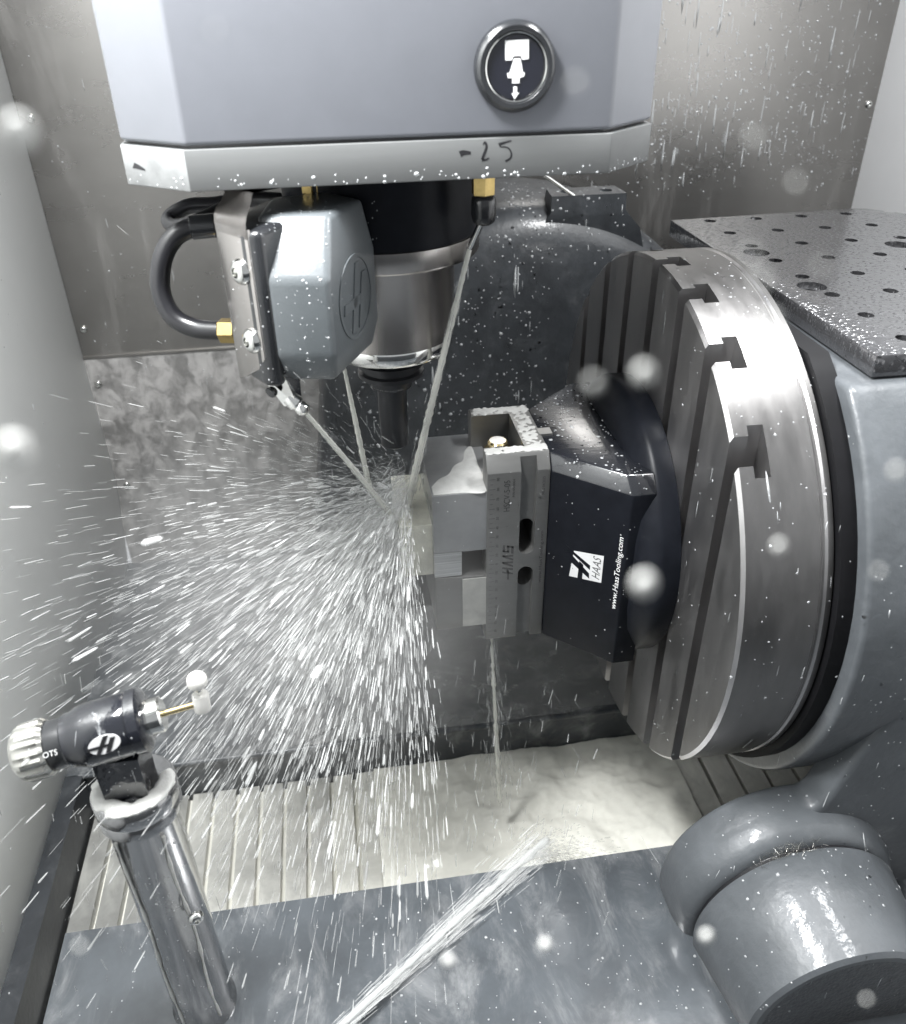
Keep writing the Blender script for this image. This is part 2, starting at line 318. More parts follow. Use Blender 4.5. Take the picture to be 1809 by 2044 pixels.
bp_.data.materials.append(MATS['alu_lit_side'])
for p in bp_.data.polygons:
    if p.normal.x < -0.3 and p.normal.y < -0.3: p.material_index = 1
# marker scribbles on the plate
def stroke(pts, wd):
    P = spline([Vector((u, v, 0)) for u, v in pts], 6); L = []; R_ = []; n = len(P)
    for i, p in enumerate(P):
        t = (P[min(i+1, n-1)]-P[max(i-1, 0)]).normalized(); q = Vector((-t.y, t.x, 0)); k = wd[0]+(wd[1]-wd[0])*i/(n-1)
        L.append((p+q*k)[:2]); R_.append((p-q*k)[:2])
    return L+R_[::-1]
def pm(px, py): q = at((1150+px*0.387)/1.382, (350+py*0.387)/1.382, Y=459.4); return (q.x, q.z)
for pts, wd in (([(308, 195), (330, 185), (355, 184), (385, 186)], (1.6, 0.7)), ([(490, 112), (497, 135), (490, 170), (465, 232)], (0.55, 0.7)), ([(465, 232), (485, 236), (515, 222)], (0.9, 0.3)), ([(585, 128), (605, 118), (675, 98)], (0.9, 0.3)), ([(590, 130), (597, 142), (622, 141), (650, 148)], (0.2, 0.3)), ([(474, 128), (480, 112), (492, 108)], (0.2, 0.5)), ([(650, 148), (668, 170), (675, 200), (665, 225), (632, 245)], (0.35, 0.55))):
    flat('marker_stroke', [stroke([pm(*p) for p in pts], wd)], (0, 459.4, 0), (1, 0, 0), (0, 0, 1), 'ink', sh, th=0.12)
ch_u = Vector((-66.6+101.6, 459.4-485.4, 0)).normalized()
flat('ink_smudge', [[(6, -82.8), (8, -80), (10.5, -80.8), (14.5, -82.6), (14.8, -83.6), (11, -83.2)]], (-101.6, 485.4, 0), ch_u, (0, 0, 1), 'ink', sh, th=0.12)
# tool release button
bc = Vector((99.6, 460, -39.5))
bt = fin('release_button', lathe([(20.6, -1), (20.6, 2), (20.0, 4.2), (18.2, 5.6), (16.2, 5.4), (15.2, 4.0), (14.8, 2.6), (0, 2.6)], bc, (0, -1, 0), 64), 'black_plastic', sh)
fin('bezel_ring', lathe([(15.6, 4.3), (15.4, 4.9), (14.9, 4.6), (14.5, 3.2), (14.9, 2.7)], bc, (0, -1, 0), 64, False), 'steel_polish', bt)
fin('button_face', lathe([(14.4, 2.5), (14.2, 2.9), (0, 3.0)], bc, (0, -1, 0), 48), 'icon_face', bt)
def ic(L): return [((x-245)/8.4*0.98, -(y-265)/9.3) for x, y in L]
flat('tool_symbol', [ic([(197, 157), (298, 155), (299, 233), (272, 235), (266, 219), (233, 220), (228, 236), (200, 236)]), ic([(237, 229), (264, 229), (276, 285), (284, 287), (282, 303), (268, 308), (263, 308), (262, 331), (231, 331), (231, 309), (212, 308), (209, 290), (220, 286)]), ic([(237, 345), (252, 345), (253, 371), (262, 371), (243, 398), (229, 373), (238, 372)])], bc+Vector((0, -3.2, 0)), (1, 0, 0), (0, 0, 1), 'print_white', bt, th=0.25)
# spindle nose
sx, sy = 36, 560
fin('spindle_drum', lathe([(62, -60), (62, -139)], (sx, sy, 0), (0, 0, 1), 96), 'black_oxide', sh)
fin('spindle_ring', lathe([(61.5, -138), (63.2, -139), (63.2, -150.5), (62, -152), (49, -153)], (sx, sy, 0), (0, 0, 1), 96), 'steel_ground', sh)
fin('spindle_nose', lathe([(50, -151), (46.8, -156), (45.6, -200), (45.2, -209)], (sx, sy, 0), (0, 0, 1), 96), 'steel_ground', sh)
fin('nose_cap', lathe([(45.0, -208.5), (44.2, -209.5), (44.6, -211), (44.6, -216), (42.5, -219.5), (36, -221.5), (24, -222), (0, -222)], (sx, sy, 0), (0, 0, 1), 96), 'steel_polish', sh)
tl = thing('cutting_tool', (sx, sy, -298), 'black cylindrical end mill in a steel holder under the spindle nose', 'cutting tool')
fin('tool_holder', lathe([(19, -220), (19, -229), (23.5, -230), (23.5, -233), (21, -234), (21, -236.5), (23.5, -237.5), (23.5, -240.5), (16, -242), (14.5, -250), (0, -250)], (sx, sy, 0), (0, 0, 1), 64), 'carbide', tl)
fin('holder_ring', lathe([(14.2, -243), (14.8, -244), (14.8, -248.5), (14.2, -249.5)], (sx, sy, 0), (0, 0, 1), 48), 'steel_polish', tl)
cb = lathe([(10.6, -246), (10.6, -281), (10.3, -282), (10.3, -297), (8.5, -298.5), (0, -297)], (sx, sy, 0), (0, 0, 1), 48)
fin('cutter', cb, 'carbide', tl)

# ------------------------------------------------------------------ fixed coolant nozzles under the plate
def hexa(o, d, r, h0, h1): return lathe([(r*0.9, h0), (r, h0+0.6), (r, h1-0.6), (r*0.9, h1)], o, d, 6)
n1 = thing('coolant_nozzle', (91, 500, -92), 'brass and black coolant nozzle with thin steel tube right of the spindle', 'nozzle')
fin('brass_fitting', hexa((91.5, 500, 0), (0, 0, -1), 7.0, 90, 108.5), 'brass', n1)
fin('swivel_nut', lathe([(5.5, 108), (7.0, 110), (7.4, 113), (7.4, 120), (6.4, 123.5), (4.5, 125)], (91.8, 500, 0), (0, 0, -1), 10), 'black_plastic', n1)
tb = at(938, 495, Y=507)
fin('steel_tube', tube([(91.4, 500, -122), tb], 2.0, 12), 'steel_polish', n1)
n2 = thing('coolant_nozzle', (2, 520, -92), 'brass hex coolant fittings left of the black spindle drum', 'nozzle')
a2 = at(642, 400, Y=535)
fin('brass_fitting', hexa((at(650, 400, Y=515).x, 515, 0), (0, 0, -1), 5.2, 90, 118), 'brass', n2)
fin('brass_plug', hexa((at(622, 385, Y=520).x, 520, 0), (0, 0, -1), 6.0, 90, 107), 'brass', n2)
fin('swivel_nut', lathe([(5, 116), (5.6, 118), (5.6, 130), (3, 133)], (at(650, 400, Y=515).x, 515, 0), (0, 0, -1), 10), 'black_plastic', n2)
fin('steel_tube', tube([(at(650, 400, Y=515).x, 515, -130), at(684, 720, Y=528)], 2.0, 10), 'steel_polish', n2)

# ------------------------------------------------------------------ programmable coolant unit
pc = thing('coolant_unit', (-20, 470, -92), 'grey rounded coolant aiming unit on a bent steel bracket with black hose', 'coolant unit')
A_, B_ = (-58, 464), (-40.2, 440)
nb = Vector((-0.809, -0.588, 0))
def face_poly(zs):  # the bracket strip, cut from sheet
    return zs
bm = bmesh.new(); ud = Vector((B_[0]-A_[0], B_[1]-A_[1], 0)).normalized(); L_ = 29.9
prof = [(0, -107), (L_, -107), (L_, -176), (L_-7, -184), (7, -193), (0, -196)]
v0 = [bm.verts.new(Vector((A_[0], A_[1], 0))+ud*u+Vector((0, 0, z))) for u, z in prof]; v1 = [bm.verts.new(v.co-nb*2.2) for v in v0]
bm.faces.new(v0); bm.faces.new(v1[::-1])
for i in range(6): bm.faces.new((v0[i], v0[(i+1) % 6], v1[(i+1) % 6], v1[i]))
bmesh.ops.recalc_face_normals(bm, faces=bm.faces); bevel(bm, 0.5, 2)
br = fin('bracket', bm, 'bracket_steel', pc)
# bent top flange of the bracket: vertical strip, rounded bend, flat under the plate
bm = bmesh.new(); path = [(0, -112), (0, -107), (-0.5, -104), (-3, -100.5), (-6, -98.5), (-9, -95.5), (-10, -93.4), (-12, -92.2), (-40, -92.2)]
rows = []
for s_, z in path:
    k = min(1, max(0, (-s_)/12)); o = Vector((A_[0], A_[1], 0))-nb*(-s_)*0.9*-1*-1
    p0 = Vector((A_[0], A_[1], 0))-ud*2*k - nb*(-s_); p1 = Vector((B_[0], B_[1], 0))-ud*8*k - nb*(-s_)
    rows.append((bm.verts.new((p0.x, p0.y, z)), bm.verts.new((p1.x, p1.y, z))))
for a, b in zip(rows, rows[1:]): bm.faces.new((a[0], a[1], b[1], b[0]))
bmesh.ops.solidify(bm, geom=bm.faces[:], thickness=1.8)
fin('bracket_flange', bm, 'bracket_steel', pc)
for px, py in ((483, 542), (505, 680)):
    d = at(px, py, Y=1); t = (Vector((A_[0], A_[1], 0)).dot(nb))/(d.dot(nb)); screw(pc, d*t, nb, 7.2)
# black base and grey cover
fin('base_housing', prism([(-41.5, 441), (-33.4, 438.6), (6, 500), (-2, 528), (-30, 520), (-56.5, 466)], 'Z', -193, -108, 3.2, 3), 'black_plastic', pc)
lv = lambda pts: pts
full = [(-34, 440), (-1.5, 434), (26.6, 494), (2, 524), (-30, 505)]
top = [(-36, 462), (2, 456), (21, 489), (0, 516), (-31, 500)]
bot = [(-33, 447), (-3, 441), (22, 493), (1, 519), (-29, 502)]
cov = fin('cover', bevel(loft([(bot, -192), (full, -175), (full, -133), (top, -105)]), 3.2, 3, 20), 'cover_paint', pc, smooth=60)
le = Vector((26.6+1.5, 494-434, 0)).normalized()
def ring(r0, r1, n=40): return [[(r0*math.cos(2*math.pi*i/n), r0*math.sin(2*math.pi*i/n)), (r1*math.cos(2*math.pi*i/n), r1*math.sin(2*math.pi*i/n)), (r1*math.cos(2*math.pi*(i+1)/n), r1*math.sin(2*math.pi*(i+1)/n)), (r0*math.cos(2*math.pi*(i+1)/n), r0*math.sin(2*math.pi*(i+1)/n))] for i in range(n)]
H_LOGO = [[(-13, -20), (-6, -20), (2, 0), (9, 0), (16, 20), (9, 20), (4, 6), (-3, 6)], [(-20, -4), (-4.5, -4), (-2.5, 1.5), (-17, 1.5)]]
lo = Vector((-1.5, 434, -152))+le*33
flat('raised_ring', ring(21.5, 23.5), lo, le, (0, 0, 1), 'cover_paint', cov, th=0.55)
flat('raised_logo', [[(u*0.75, v*0.92) for u, v in p] for p in ([(-12, -20), (-5, -20), (9, 20), (2, 20)], [(1, -20), (8, -20), (20, 12), (13, 12)], [(-24, -6), (6, -6), (8, 0), (-22, 0)])], lo, le, (0, 0, 1), 'cover_paint', cov, th=0.7)
for px, py, Yy in ((548, 478, 452), (586, 745, 446)):
    q = at(px, py, Y=Yy); fin('screw_boss', lathe([(6.0, -6), (5.6, 2), (4.6, 3.2), (0, 3.4)], q+Vector((2, 7, 0)), (-0.35, -0.9, 0.2), 20), 'cover_paint' if py < 600 else 'black_plastic', cov)
    screw(pc, q+Vector((0.2, 3.2, 0.6)), (-0.35, -0.9, 0.2), 3.0)
# nozzle
q0, q1, q2 = at(545, 768, Y=448), at(592, 806, Y=444), at(606, 819, Y=443)
fin('nozzle_block', loft([([(-47, 452), (-31, 440), (-23, 452), (-37, 466)], -186), ([(q1.x-7, q1.y-1), (q1.x+1, q1.y-3), (q1.x+3, q1.y+5), (q1.x-5, q1.y+7)], -206)]), 'steel_polish', pc)
dd = (q2-q0).normalized()
fin('nozzle_tip', lathe([(4.0, -6), (4.8, -3), (5.0, 0), (3.6, 1.5), (4.3, 3), (4.3, 5.5), (3.0, 7), (1.6, 8), (0, 8)], q1, dd, 28), 'steel_polish', pc)
fin('nozzle_bolt', lathe([(3.4, 0), (3.2, 1), (0, 1.2)], at(541, 783, Y=446), (-0.6, -0.7, -0.3), 18), 'black_plastic', pc)
# hoses and their brass ends
hp = [at(440, 452, Y=500), at(395, 452, Y=500), at(352, 470, Y=498), at(325, 515, Y=496), at(321, 580, Y=494), at(346, 632, Y=490), at(390, 655, Y=486), at(446, 660, Y=481)]
fin('hose', tube(spline(hp, 6), 5.6, 16), 'black_rubber', pc)
hp2 = [at(560, 400, Y=540), at(500, 398, Y=545), at(430, 408, Y=545), at(375, 412, Y=545), at(338, 436, Y=540), at(352, 452, Y=530), at(400, 440, Y=520), at(470, 405, Y=545)]
fin('hose', tube(spline(hp2, 6), 4.6, 14), 'black_rubber', pc)
qb = at(446, 660, Y=481)
fin('brass_fitting', hexa(qb, (1, -0.25, 0.02), 7.2, -2, 8), 'brass', pc)
fin('hose_collar', lathe([(5.2, -8), (6.6, -7), (6.6, 6), (5.2, 7)], at(408, 452, Y=500), (1, 0, 0.04), 18), 'black_plastic', pc)

# ------------------------------------------------------------------ rotary platter with T slots
CY, CZ = 550, -369
rp = thing('rotary_platter', (222, CY, CZ-200), 'round steel rotary platter with vertical T slots standing on edge', 'rotary table')
bm = lathe([(0, 222), (197.6, 222), (200, 224), (200, 271), (199, 272.5), (199, 274), (200, 275.5), (200, 279), (198, 280), (0, 280)], (0, CY, CZ), (1, 0, 0), 144)
ct = bmesh.new()
for k in range(-3, 4):
    add_prism(ct, [(CY+50*k-6, 215), (CY+50*k+6, 215), (CY+50*k+6, 233), (CY+50*k+10.5, 233), (CY+50*k+10.5, 243), (CY+50*k-10.5, 243), (CY+50*k-10.5, 233), (CY+50*k-6, 233)], 'Z', CZ-230, CZ+230)
for v in ct.verts: v.co = Vector((v.co.y, v.co.x, v.co.z))
bm = cut(bm, ct)
po_ = fin('platter', bm, 'steel_platter', rp, smooth=25); po_.data.materials.append(MATS['steel_rim'])
for p in po_.data.polygons:
    c_ = p.center; ry, rz = c_.y/S-CY, c_.z/S-Z0-CZ; k_ = math.hypot(ry, rz)
    if abs(p.normal.x) < 0.5 and k_ > 196 and (p.normal.y*ry+p.normal.z*rz)/k_ > 0.9: p.material_index = 1
def clipped(r, zc, n=64):
    a = math.degrees(math.asin(min(1, (zc-CZ)/r))); return arc(CY, CZ, r, 180-a, 360+a, n)
fin('gap_ring', prism(clipped(205, -196), 'X', 280.5, 294, 0), 'gap_black', rp)  # shade in the gap behind the platter, built as a black ring

# ------------------------------------------------------------------ trunnion: rotary housing, arm and hub
AX, AZ = 291, -582
tr = thing('trunnion', (420, CY, -700), 'grey painted trunnion casting carrying the platter with droplets all over', 'trunnion')
fin('rotary_housing', prism(clipped(216, -205.5), 'X', 291, 680, 4, 3), 'cast_paint', tr)

armp = arc(AX, AZ, 84, 215, 84, 36) + [(305, -492), (312, -470), (325, -432), (340, -394), (356, -360), (385, -318), (700, -300), (700, -680), (330, -680)]
fin('arm', prism(armp, 'Y', 338, 366, 7, 4), 'cast_paint', tr, smooth=60)
fin('arm_root', prism([(400, -330), (700, -320), (700, -680), (430, -680)], 'Y', 360, 470, 10, 3), 'cast_paint', tr, smooth=60)
fin('hub', lathe([(0, 319.5), (70, 319.5), (74, 320), (79, 323), (82.5, 330), (84, 340), (83.8, 352), (0, 352)], (AX, 0, AZ), (0, 1, 0), 120), 'cast_paint', tr)
fin('web', prism([(470, -500), (700, -400), (700, -640), (480, -640)], 'Y', 270, 345, 8, 3), 'cast_paint', tr)
fb = thing('front_bearing', (AX, 290, -600), 'grey cast front bearing housing with dark rough end in the lower right corner', 'bearing')
fin('housing', lathe([(58, 246), (63, 245.5), (66, 248), (72, 285), (76.5, 314), (75.5, 316)], (AX, 0, AZ), (0, 1, 0), 120, False), 'cast_paint', fb)
fin('end_face', lathe([(0, 256), (40, 255), (57, 252), (58.6, 246.6)], (AX, 0, AZ), (0, 1, 0), 96), 'cast_rough', fb)  # shade on the end face is put into its dark colour
fin('seal', lathe([(0, 315.5), (73, 315.5), (73, 320.5), (0, 320.5)], (AX, 0, AZ), (0, 1, 0), 96), 'black_rubber', fb)
bm = bmesh.new()
for y, r0, hh in ((250, 1.0, 0), (312, 1.0, 0)): pass

# chips caught in the joint
bm = bmesh.new()
for i in range(320):
    t = random.gauss(0, 1); a = math.radians(104+t*9); yy = 317.5+random.uniform(-4, 4); r = 76.5+random.uniform(-1.5, 6.0)*math.exp(-t*t*0.4)
    p = Vector((AX+r*math.cos(a), yy, AZ+r*math.sin(a))); u = Vector([random.gauss(0, 1) for _ in range(3)]).normalized(); v = u.cross(Vector([random.gauss(0, 1) for _ in range(3)])).normalized(); l = random.uniform(1.0, 3.4); ww = random.uniform(0.4, 1.0)
    vs_ = [bm.verts.new(p+u*l*k+v*ww*(1 if k % 2 else -1)+u.cross(v)*ww*math.sin(k*1.7)) for k in (-1, -0.3, 0.4, 1)]; bm.faces.new(vs_)
bmesh.ops.solidify(bm, geom=bm.faces[:], thickness=0.25)
tag(fin('metal_chips', bm, 'chip_alu', smooth=0), 'small heap of bright metal chips in the bearing joint', 'chips', kind='stuff')
# fixture plate
fpz = -190
fp = thing('fixture_plate', (400, 580, fpz-14), 'wet black plate with a grid of tapped holes at the upper right', 'plate')
ct = bmesh.new()
for x, y in [(340.6+43.5*i, 438.5+41.6*j) for i in range(6) for j in range(8)]: add_lathe(ct, [(0, fpz+5), (5.2, fpz+5), (5.2, fpz-25), (0, fpz-25)], (x, y, 0), (0, 0, 1), 20)
for x, y in ((457, 627), (336, 541), (336, 628), (457, 541)): add_lathe(ct, [(0, fpz+5), (10.2, fpz+5), (10.2, fpz-4), (6, fpz-4), (6, fpz-25), (0, fpz-25)], (x, y, 0), (0, 0, 1), 28)
bm = cut(prism([(309, 416), (640, 411), (640, 600), (500, 744), (480, 748.5), (307.5, 740)], 'Z', fpz-14, fpz, 0.9), ct)
fin('plate_body', bm, 'fixture_black', fp, smooth=30)
# rear bearing
rb = thing('rear_bearing', (205, 900, -680), 'large grey cast rear bearing housing coloured dark for shade behind the platter spotted with coolant', 'bearing')
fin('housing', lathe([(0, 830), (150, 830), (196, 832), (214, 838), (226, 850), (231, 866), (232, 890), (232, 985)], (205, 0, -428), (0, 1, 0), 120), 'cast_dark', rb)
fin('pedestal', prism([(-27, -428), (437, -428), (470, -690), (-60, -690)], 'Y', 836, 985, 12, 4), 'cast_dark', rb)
ct = bmesh.new()
for x, y in ((243, 858), (283, 857)): add_lathe(ct, [(6.5, -170), (6.5, -200), (0, -200)], (x, y, 0), (0, 0, 1), 24)
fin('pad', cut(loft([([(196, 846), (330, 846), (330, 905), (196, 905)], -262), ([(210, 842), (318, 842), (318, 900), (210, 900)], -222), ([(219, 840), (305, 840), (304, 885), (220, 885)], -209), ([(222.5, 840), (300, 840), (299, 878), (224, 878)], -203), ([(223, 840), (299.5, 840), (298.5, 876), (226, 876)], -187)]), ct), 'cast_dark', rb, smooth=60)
fin('glint_rod', tube([(188, 850, -150), (222, 846, -172), (246, 842, -188)], 2.0, 10), 'steel_polish', rb)  # added polished rod standing in for a thin reflecting edge

# ------------------------------------------------------------------ vise, riser, workpiece
vi = thing('vise', (182, CY, -457), 'steel self centring vise on a black riser with engraved scale and lettering', 'vise')
VT, VB, YN, YF = -289, -457, 507, 591
bm = prism([(YN, VT-12), (YN+7, VT), (YF-1.5, VT), (YF, VT-1.5), (YF, VB+1), (YF-1, VB), (YN+1.5, VB), (YN, VB+1.5)], 'X', 97, 143.4, 0.5)
ct = bmesh.new()
add_prism(ct, [(90, 525), (112, 525), (112, 522), (127, 522), (127, 577), (90, 577)], 'Z', VT+20, VB-20)
bm = cut(bm, ct)
ct = add_box(bmesh.new(), 121.8, 133.8, 500, 512.5, VT+20, VB-20)
ct2 = bmesh.new()
# keep a bridge between the two windows
bmg = bmesh.new(); cx0 = 127.8; r_ = 6.0
g1 = [(cx0-r_, VT+20), (cx0-r_, -368)] + [(cx0+r_*math.cos(math.radians(a)), -368+r_*math.sin(math.radians(a))) for a in range(180, 361, 15)][1:] + [(cx0+r_, VT+20)]
g2 = [(cx0-r_, VB-20), (cx0-r_, -392)] + [(cx0+r_*math.cos(math.radians(a)), -392+r_*math.sin(math.radians(a))) for a in range(180, -1, -15)][1:] + [(cx0+r_, VB-20)]
bm = cut(bm, add_prism(bmesh.new(), g1, 'Y', 500, 512.5)); bm = cut(bm, add_prism(bmesh.new(), g2, 'Y', 500, 512.5))
def stad(z0, z1): return [(cx0+r_*0.98*math.cos(math.radians(a)), z1+r_*0.98*math.sin(math.radians(a))) for a in range(0, 181, 15)]+[(cx0+r_*0.98*math.cos(math.radians(a)), z0+r_*0.98*math.sin(math.radians(a))) for a in range(180, 361, 15)]
bm = cut(bm, add_prism(bmesh.new(), stad(-368, -351), 'Y', 505, 545)); bm = cut(bm, add_prism(bmesh.new(), stad(-402, -392), 'Y', 505, 545))
vb = fin('body', bm, 'steel_vise', vi, smooth=30)
ticks = []
for i in range(37):
    z = -305.6-8.35*0.5*i
    if z < -452: break
    ticks.append([(98.6 if i % 2 == 0 else 99.2, z-0.14), (103 if i % 2 == 0 else 101.2, z-0.14), (103 if i % 2 == 0 else 101.2, z+0.14), (98.6 if i % 2 == 0 else 99.2, z+0.14)])
flat('scale_ticks', ticks, (0, YN, 0), (1, 0, 0), (0, 0, 1), 'engrave', vb, th=0.08)
for i, s_ in enumerate(['90', '80', '70', '60', '50', '40', '30', '20', '10', '0', '10', '20', '30', '40', '50', '60', '70', '80']):
    text('scale_number', s_, (104.9, YN-0.05, -305.6-8.35*i), (0, 0, 1), (-1, 0, 0), 1.9, 'engrave', vb, length=2.6 if len(s_) > 1 else 1.2)
UP, LF = (0, 0, 1), (-1, 0, 0)
text('engraved_model', 'HSCV-5-05', (111.6, YN-0.05, -320.4), UP, LF, 4.6, 'engrave', vb, length=26.5)
text('engraved_part_number', 'P/N 05-0004', (116.6, YN-0.05, -314), UP, LF, 1.9, 'engrave', vb, length=15)
text('engraved_date', 'MFG 04/2025', (138.8, YN-0.05, -314), UP, LF, 2.0, 'engrave', vb, length=15.3)
text('engraved_address', 'www.HaasTooling.com', (139.6, YN-0.05, -378.5), UP, LF, 3.0, 'engrave', vb, length=49)
# bold slanted maker's lettering, read upwards: u runs up, v runs left
hz, hx = -379.7, 113.6
def sl(L): return [(u+v*0.25, v) for u, v in L]
maker = [sl([(-17, 0.2), (-8, 0.2), (-8, -1.2), (-17, -1.2)]), sl([(-11.5, 4.2), (-9.8, 4.2), (-9.8, -4.2), (-11.5, -4.2)]), sl([(-7.4, 4.2), (-5.6, 4.2), (-5.6, -4.2), (-7.4, -4.2)]), sl([(-9.8, 0.9), (-7.4, 0.9), (-7.4, -0.7), (-9.8, -0.7)]),
         sl([(-4.6, -4.2), (-2.8, -4.2), (-0.6, 4.2), (-2.4, 4.2)]), sl([(-2.4, 4.2), (-0.6, 4.2), (1.0, -4.2), (-0.8, -4.2)]), sl([(1.6, -4.2), (3.4, -4.2), (5.6, 4.2), (3.8, 4.2)]), sl([(3.8, 4.2), (5.6, 4.2), (7.2, -4.2), (5.4, -4.2)]),
         sl([(8.6, 4.2), (15, 4.2), (15, 2.4), (8.6, 2.4)]), sl([(8.6, 4.2), (10.2, 4.2), (10.2, -0.9), (8.6, -0.9)]), sl([(8.6, 0.9), (15, 0.9), (15, -0.9), (8.6, -0.9)]), sl([(13.4, 0.9), (15, 0.9), (15, -4.2), (13.4, -4.2)]), sl([(8.0, -2.4), (15, -2.4), (15, -4.2), (8.0, -4.2)])]
flat('engraved_maker', maker, (hx, YN, hz), UP, LF, 'engrave', vb, th=0.08)
# jaws
ct = bmesh.new()
for y, z in ((521, -334), (543, -336), (566, -337), (585, -338)): add_lathe(ct, [(3.2, 50), (3.2, 68), (0, 68)], (0, y, z), (1, 0, 0), 18)
uj = fin('upper_jaw', cut(prism([(57, -316), (106, -316), (106, -367), (78.5, -367), (78.5, -366.6), (57, -366.6)], 'Y', 508.2, 600, 0.5), ct), 'alu_bright', vi, smooth=30)
lj = fin('lower_jaw', prism([(57.5, -390), (106, -392), (106, -441), (57.5, -441)], 'Y', 508.2, 599, 0.6), 'steel_vise', vi)
fin('jaw_plate', box(78.5, 104, 507.6, 520, -440, -393, 0.5), 'slat_steel', lj)
fin('slide_block', box(106.5, 126.5, 527, 572, -441, -330, 2), 'alu_block', vi)
# screw seen from its end, ringed brass
fin('lead_screw', lathe([(0, 0), (6.4, 0), (7.6, 1.2), (7.6, 3), (6.6, 4), (6.6, 6), (10.2, 7), (10.2, 9), (9.2, 9.8), (10.2, 10.6), (10.2, 13), (9.2, 14), (9.2, 60)], (112.5, 548, -296), (0, 0, -1), 40), 'gold', vi)
fin('screw_end', lathe([(6.2, 0), (5.4, -0.6), (0, -0.8)], (112.5, 548, -296), (0, 0, -1), 32), 'ceramic', vi)
# riser
rise = [(143.8, 506), (190, 463), (207, 463), (207, 635), (190, 635), (143.8, 592)]
rtop = [(143.8, 514), (188, 472.5), (207, 472), (207, 627), (190, 627), (143.8, 585)]
rs = fin('riser', bevel(loft([(rise, -456), (rise, -302), (rtop, -290.5)]), 1.0, 2, 20), 'black_oxide', vi)
rs.data.materials.append(MATS['black_wet'])
for p in rs.data.polygons:
    if p.normal.z > 0.3: p.material_index = 1
fin('riser_flange', lathe([(0, 196), (92, 196), (100, 198), (110, 206), (112, 210), (112, 221.8), (0, 221.8)], (0, CY, -372), (1, 0, 0), 96), 'black_oxide', rs)
fin('key_slot', box(142, 152, 538, 548, -296, -288.6, 0.6), 'steel_vise', rs)
rd = Vector((46.2, -43, 0)).normalized(); ro = Vector((143.8, 506, 0))
def rf(s_, z): return ro+rd*s_+Vector((0, 0, z))
text('web_address', 'www.HaasTooling.com', rf(58.6, -370.3), UP, -rd, 5.4, 'print_white', rs, length=65, shear=0.15, th=0.1)
flat('logo_label', [[(20, -388), (46.5, -383.5), (46.5, -359), (22.5, -363.5)]], ro, rd, UP, 'label_white', rs, th=0.1)
flat('logo_letter', [[(14.5, -359.5), (17.5, -362), (36.5, -371.5), (36.5, -375.5), (17, -363.8)], [(15.5, -367), (18.5, -366), (36.2, -379), (36.5, -383.5), (15.5, -371.5)], [(27.5, -371), (31, -373), (31, -391), (27, -390)]], ro, rd, UP, 'black_oxide', rs, th=0.25)
text('logo_word', 'HAAS', rf(41.6, -371.5), UP, -rd, 6.5, 'engrave', rs, length=20, shear=0.3, th=0.2)
# workpiece
wp = thing('workpiece', (48, 552, -389), 'foam covered aluminium slab clamped between the vise jaws', 'workpiece')
fin('slab', box(57.2, 78.2, 508.8, 596, -389.4, -367.2, 0.4), 'alu_milled', wp)
fin('milled_end', box(33, 57, 516, 592, -391, -345, 4.0, 4), 'foam_cream', wp)

# ------------------------------------------------------------------ tool setter in the front left
ts = thing('tool_setter', (-133, 328, -600), 'dark tool setting probe with white knurled knob on a tall round post', 'tool setter')
PX, PY = -133, 328
fin('post', lathe([(0, -600), (21.5, -600), (21.5, -596), (19.6, -592), (19.6, -394), (20.5, -392), (22.6, -391), (22.8, -384), (22.2, -383), (22.8, -382), (22.8, -373), (21.5, -371), (0, -371)], (PX, PY, 0), (0, 0, 1), 72), 'tube_wet', ts)

screw(ts, at(392, 1833, Y=309), (0.4, -0.9, 0.1), 4.5)
pk, pe = Vector((-171, 323, -331)), Vector((-87, 333, -321)); pd = (pe-pk).normalized()
fin('probe_body', lathe([(12, 14), (14, 16), (14.2, 19), (15.8, 23), (16.6, 27), (16.6, 46), (16, 48), (17.4, 49), (17.4, 54), (14, 56), (0, 56)], pk, pd, 56), 'probe_navy', ts)
fin('probe_neck', lathe([(12.4, 6), (13, 8), (13, 15), (0, 15)], pk, pd, 48), 'black_plastic', ts)
kb = lathe([(0, -10), (11, -10), (13.8, -7.5), (14.6, -5), (14.6, 5), (13.4, 7), (0, 7)], pk, pd, 72)
for i, v in enumerate(kb.verts):
    q = v.co-pk; h = q.dot(pd); rr = q-pd*h
    if rr.length > 14: 
        a = math.atan2(rr.dot(frame(pd)[1]), rr.dot(frame(pd)[2])); v.co = pk+pd*h+rr*(1+0.035*math.copysign(1, math.sin(a*18)))
fin('knob', kb, 'knob_steel', ts, smooth=25)
fin('collar', lathe([(8, 55), (9.5, 56), (9.5, 63), (8.5, 64), (0, 64)], pk, pd, 32), 'steel_polish', ts)
fin('stylus_rod', tube([pk+pd*63, pk+pd*82], 1.7, 14), 'gold', ts)
fin('stylus_joint', lathe([(3.4, -5.5), (4.4, -4.5), (4.4, 5.5), (3.6, 6.5), (0, 6.5)], pk+pd*84, (0.05, 0, 1), 20), 'ceramic', ts)
sp = pk+pd*84
fin('stylus_pin', tube([sp+Vector((0, 0, 5)), sp+Vector((0.3, 0, 13))], 1.5, 12), 'steel_polish', ts)
fin('stylus_disc', lathe([(0, -3.4), (4.0, -3.2), (5.2, -1.8), (5.2, 1.6), (4.4, 3.0), (0, 3.6)], sp+Vector((0.3, 0, 15.5)), (0.06, -0.08, 1), 32), 'ceramic', ts)
fin('neck', loft([([(PX-12, PY-11), (PX+10, PY-11), (PX+10, PY+11), (PX-12, PY+11)], -373), ([(PX-12, PY-12), (PX+11, PY-12), (PX+11, PY+12), (PX-12, PY+12)], -340)]), 'probe_navy', ts)
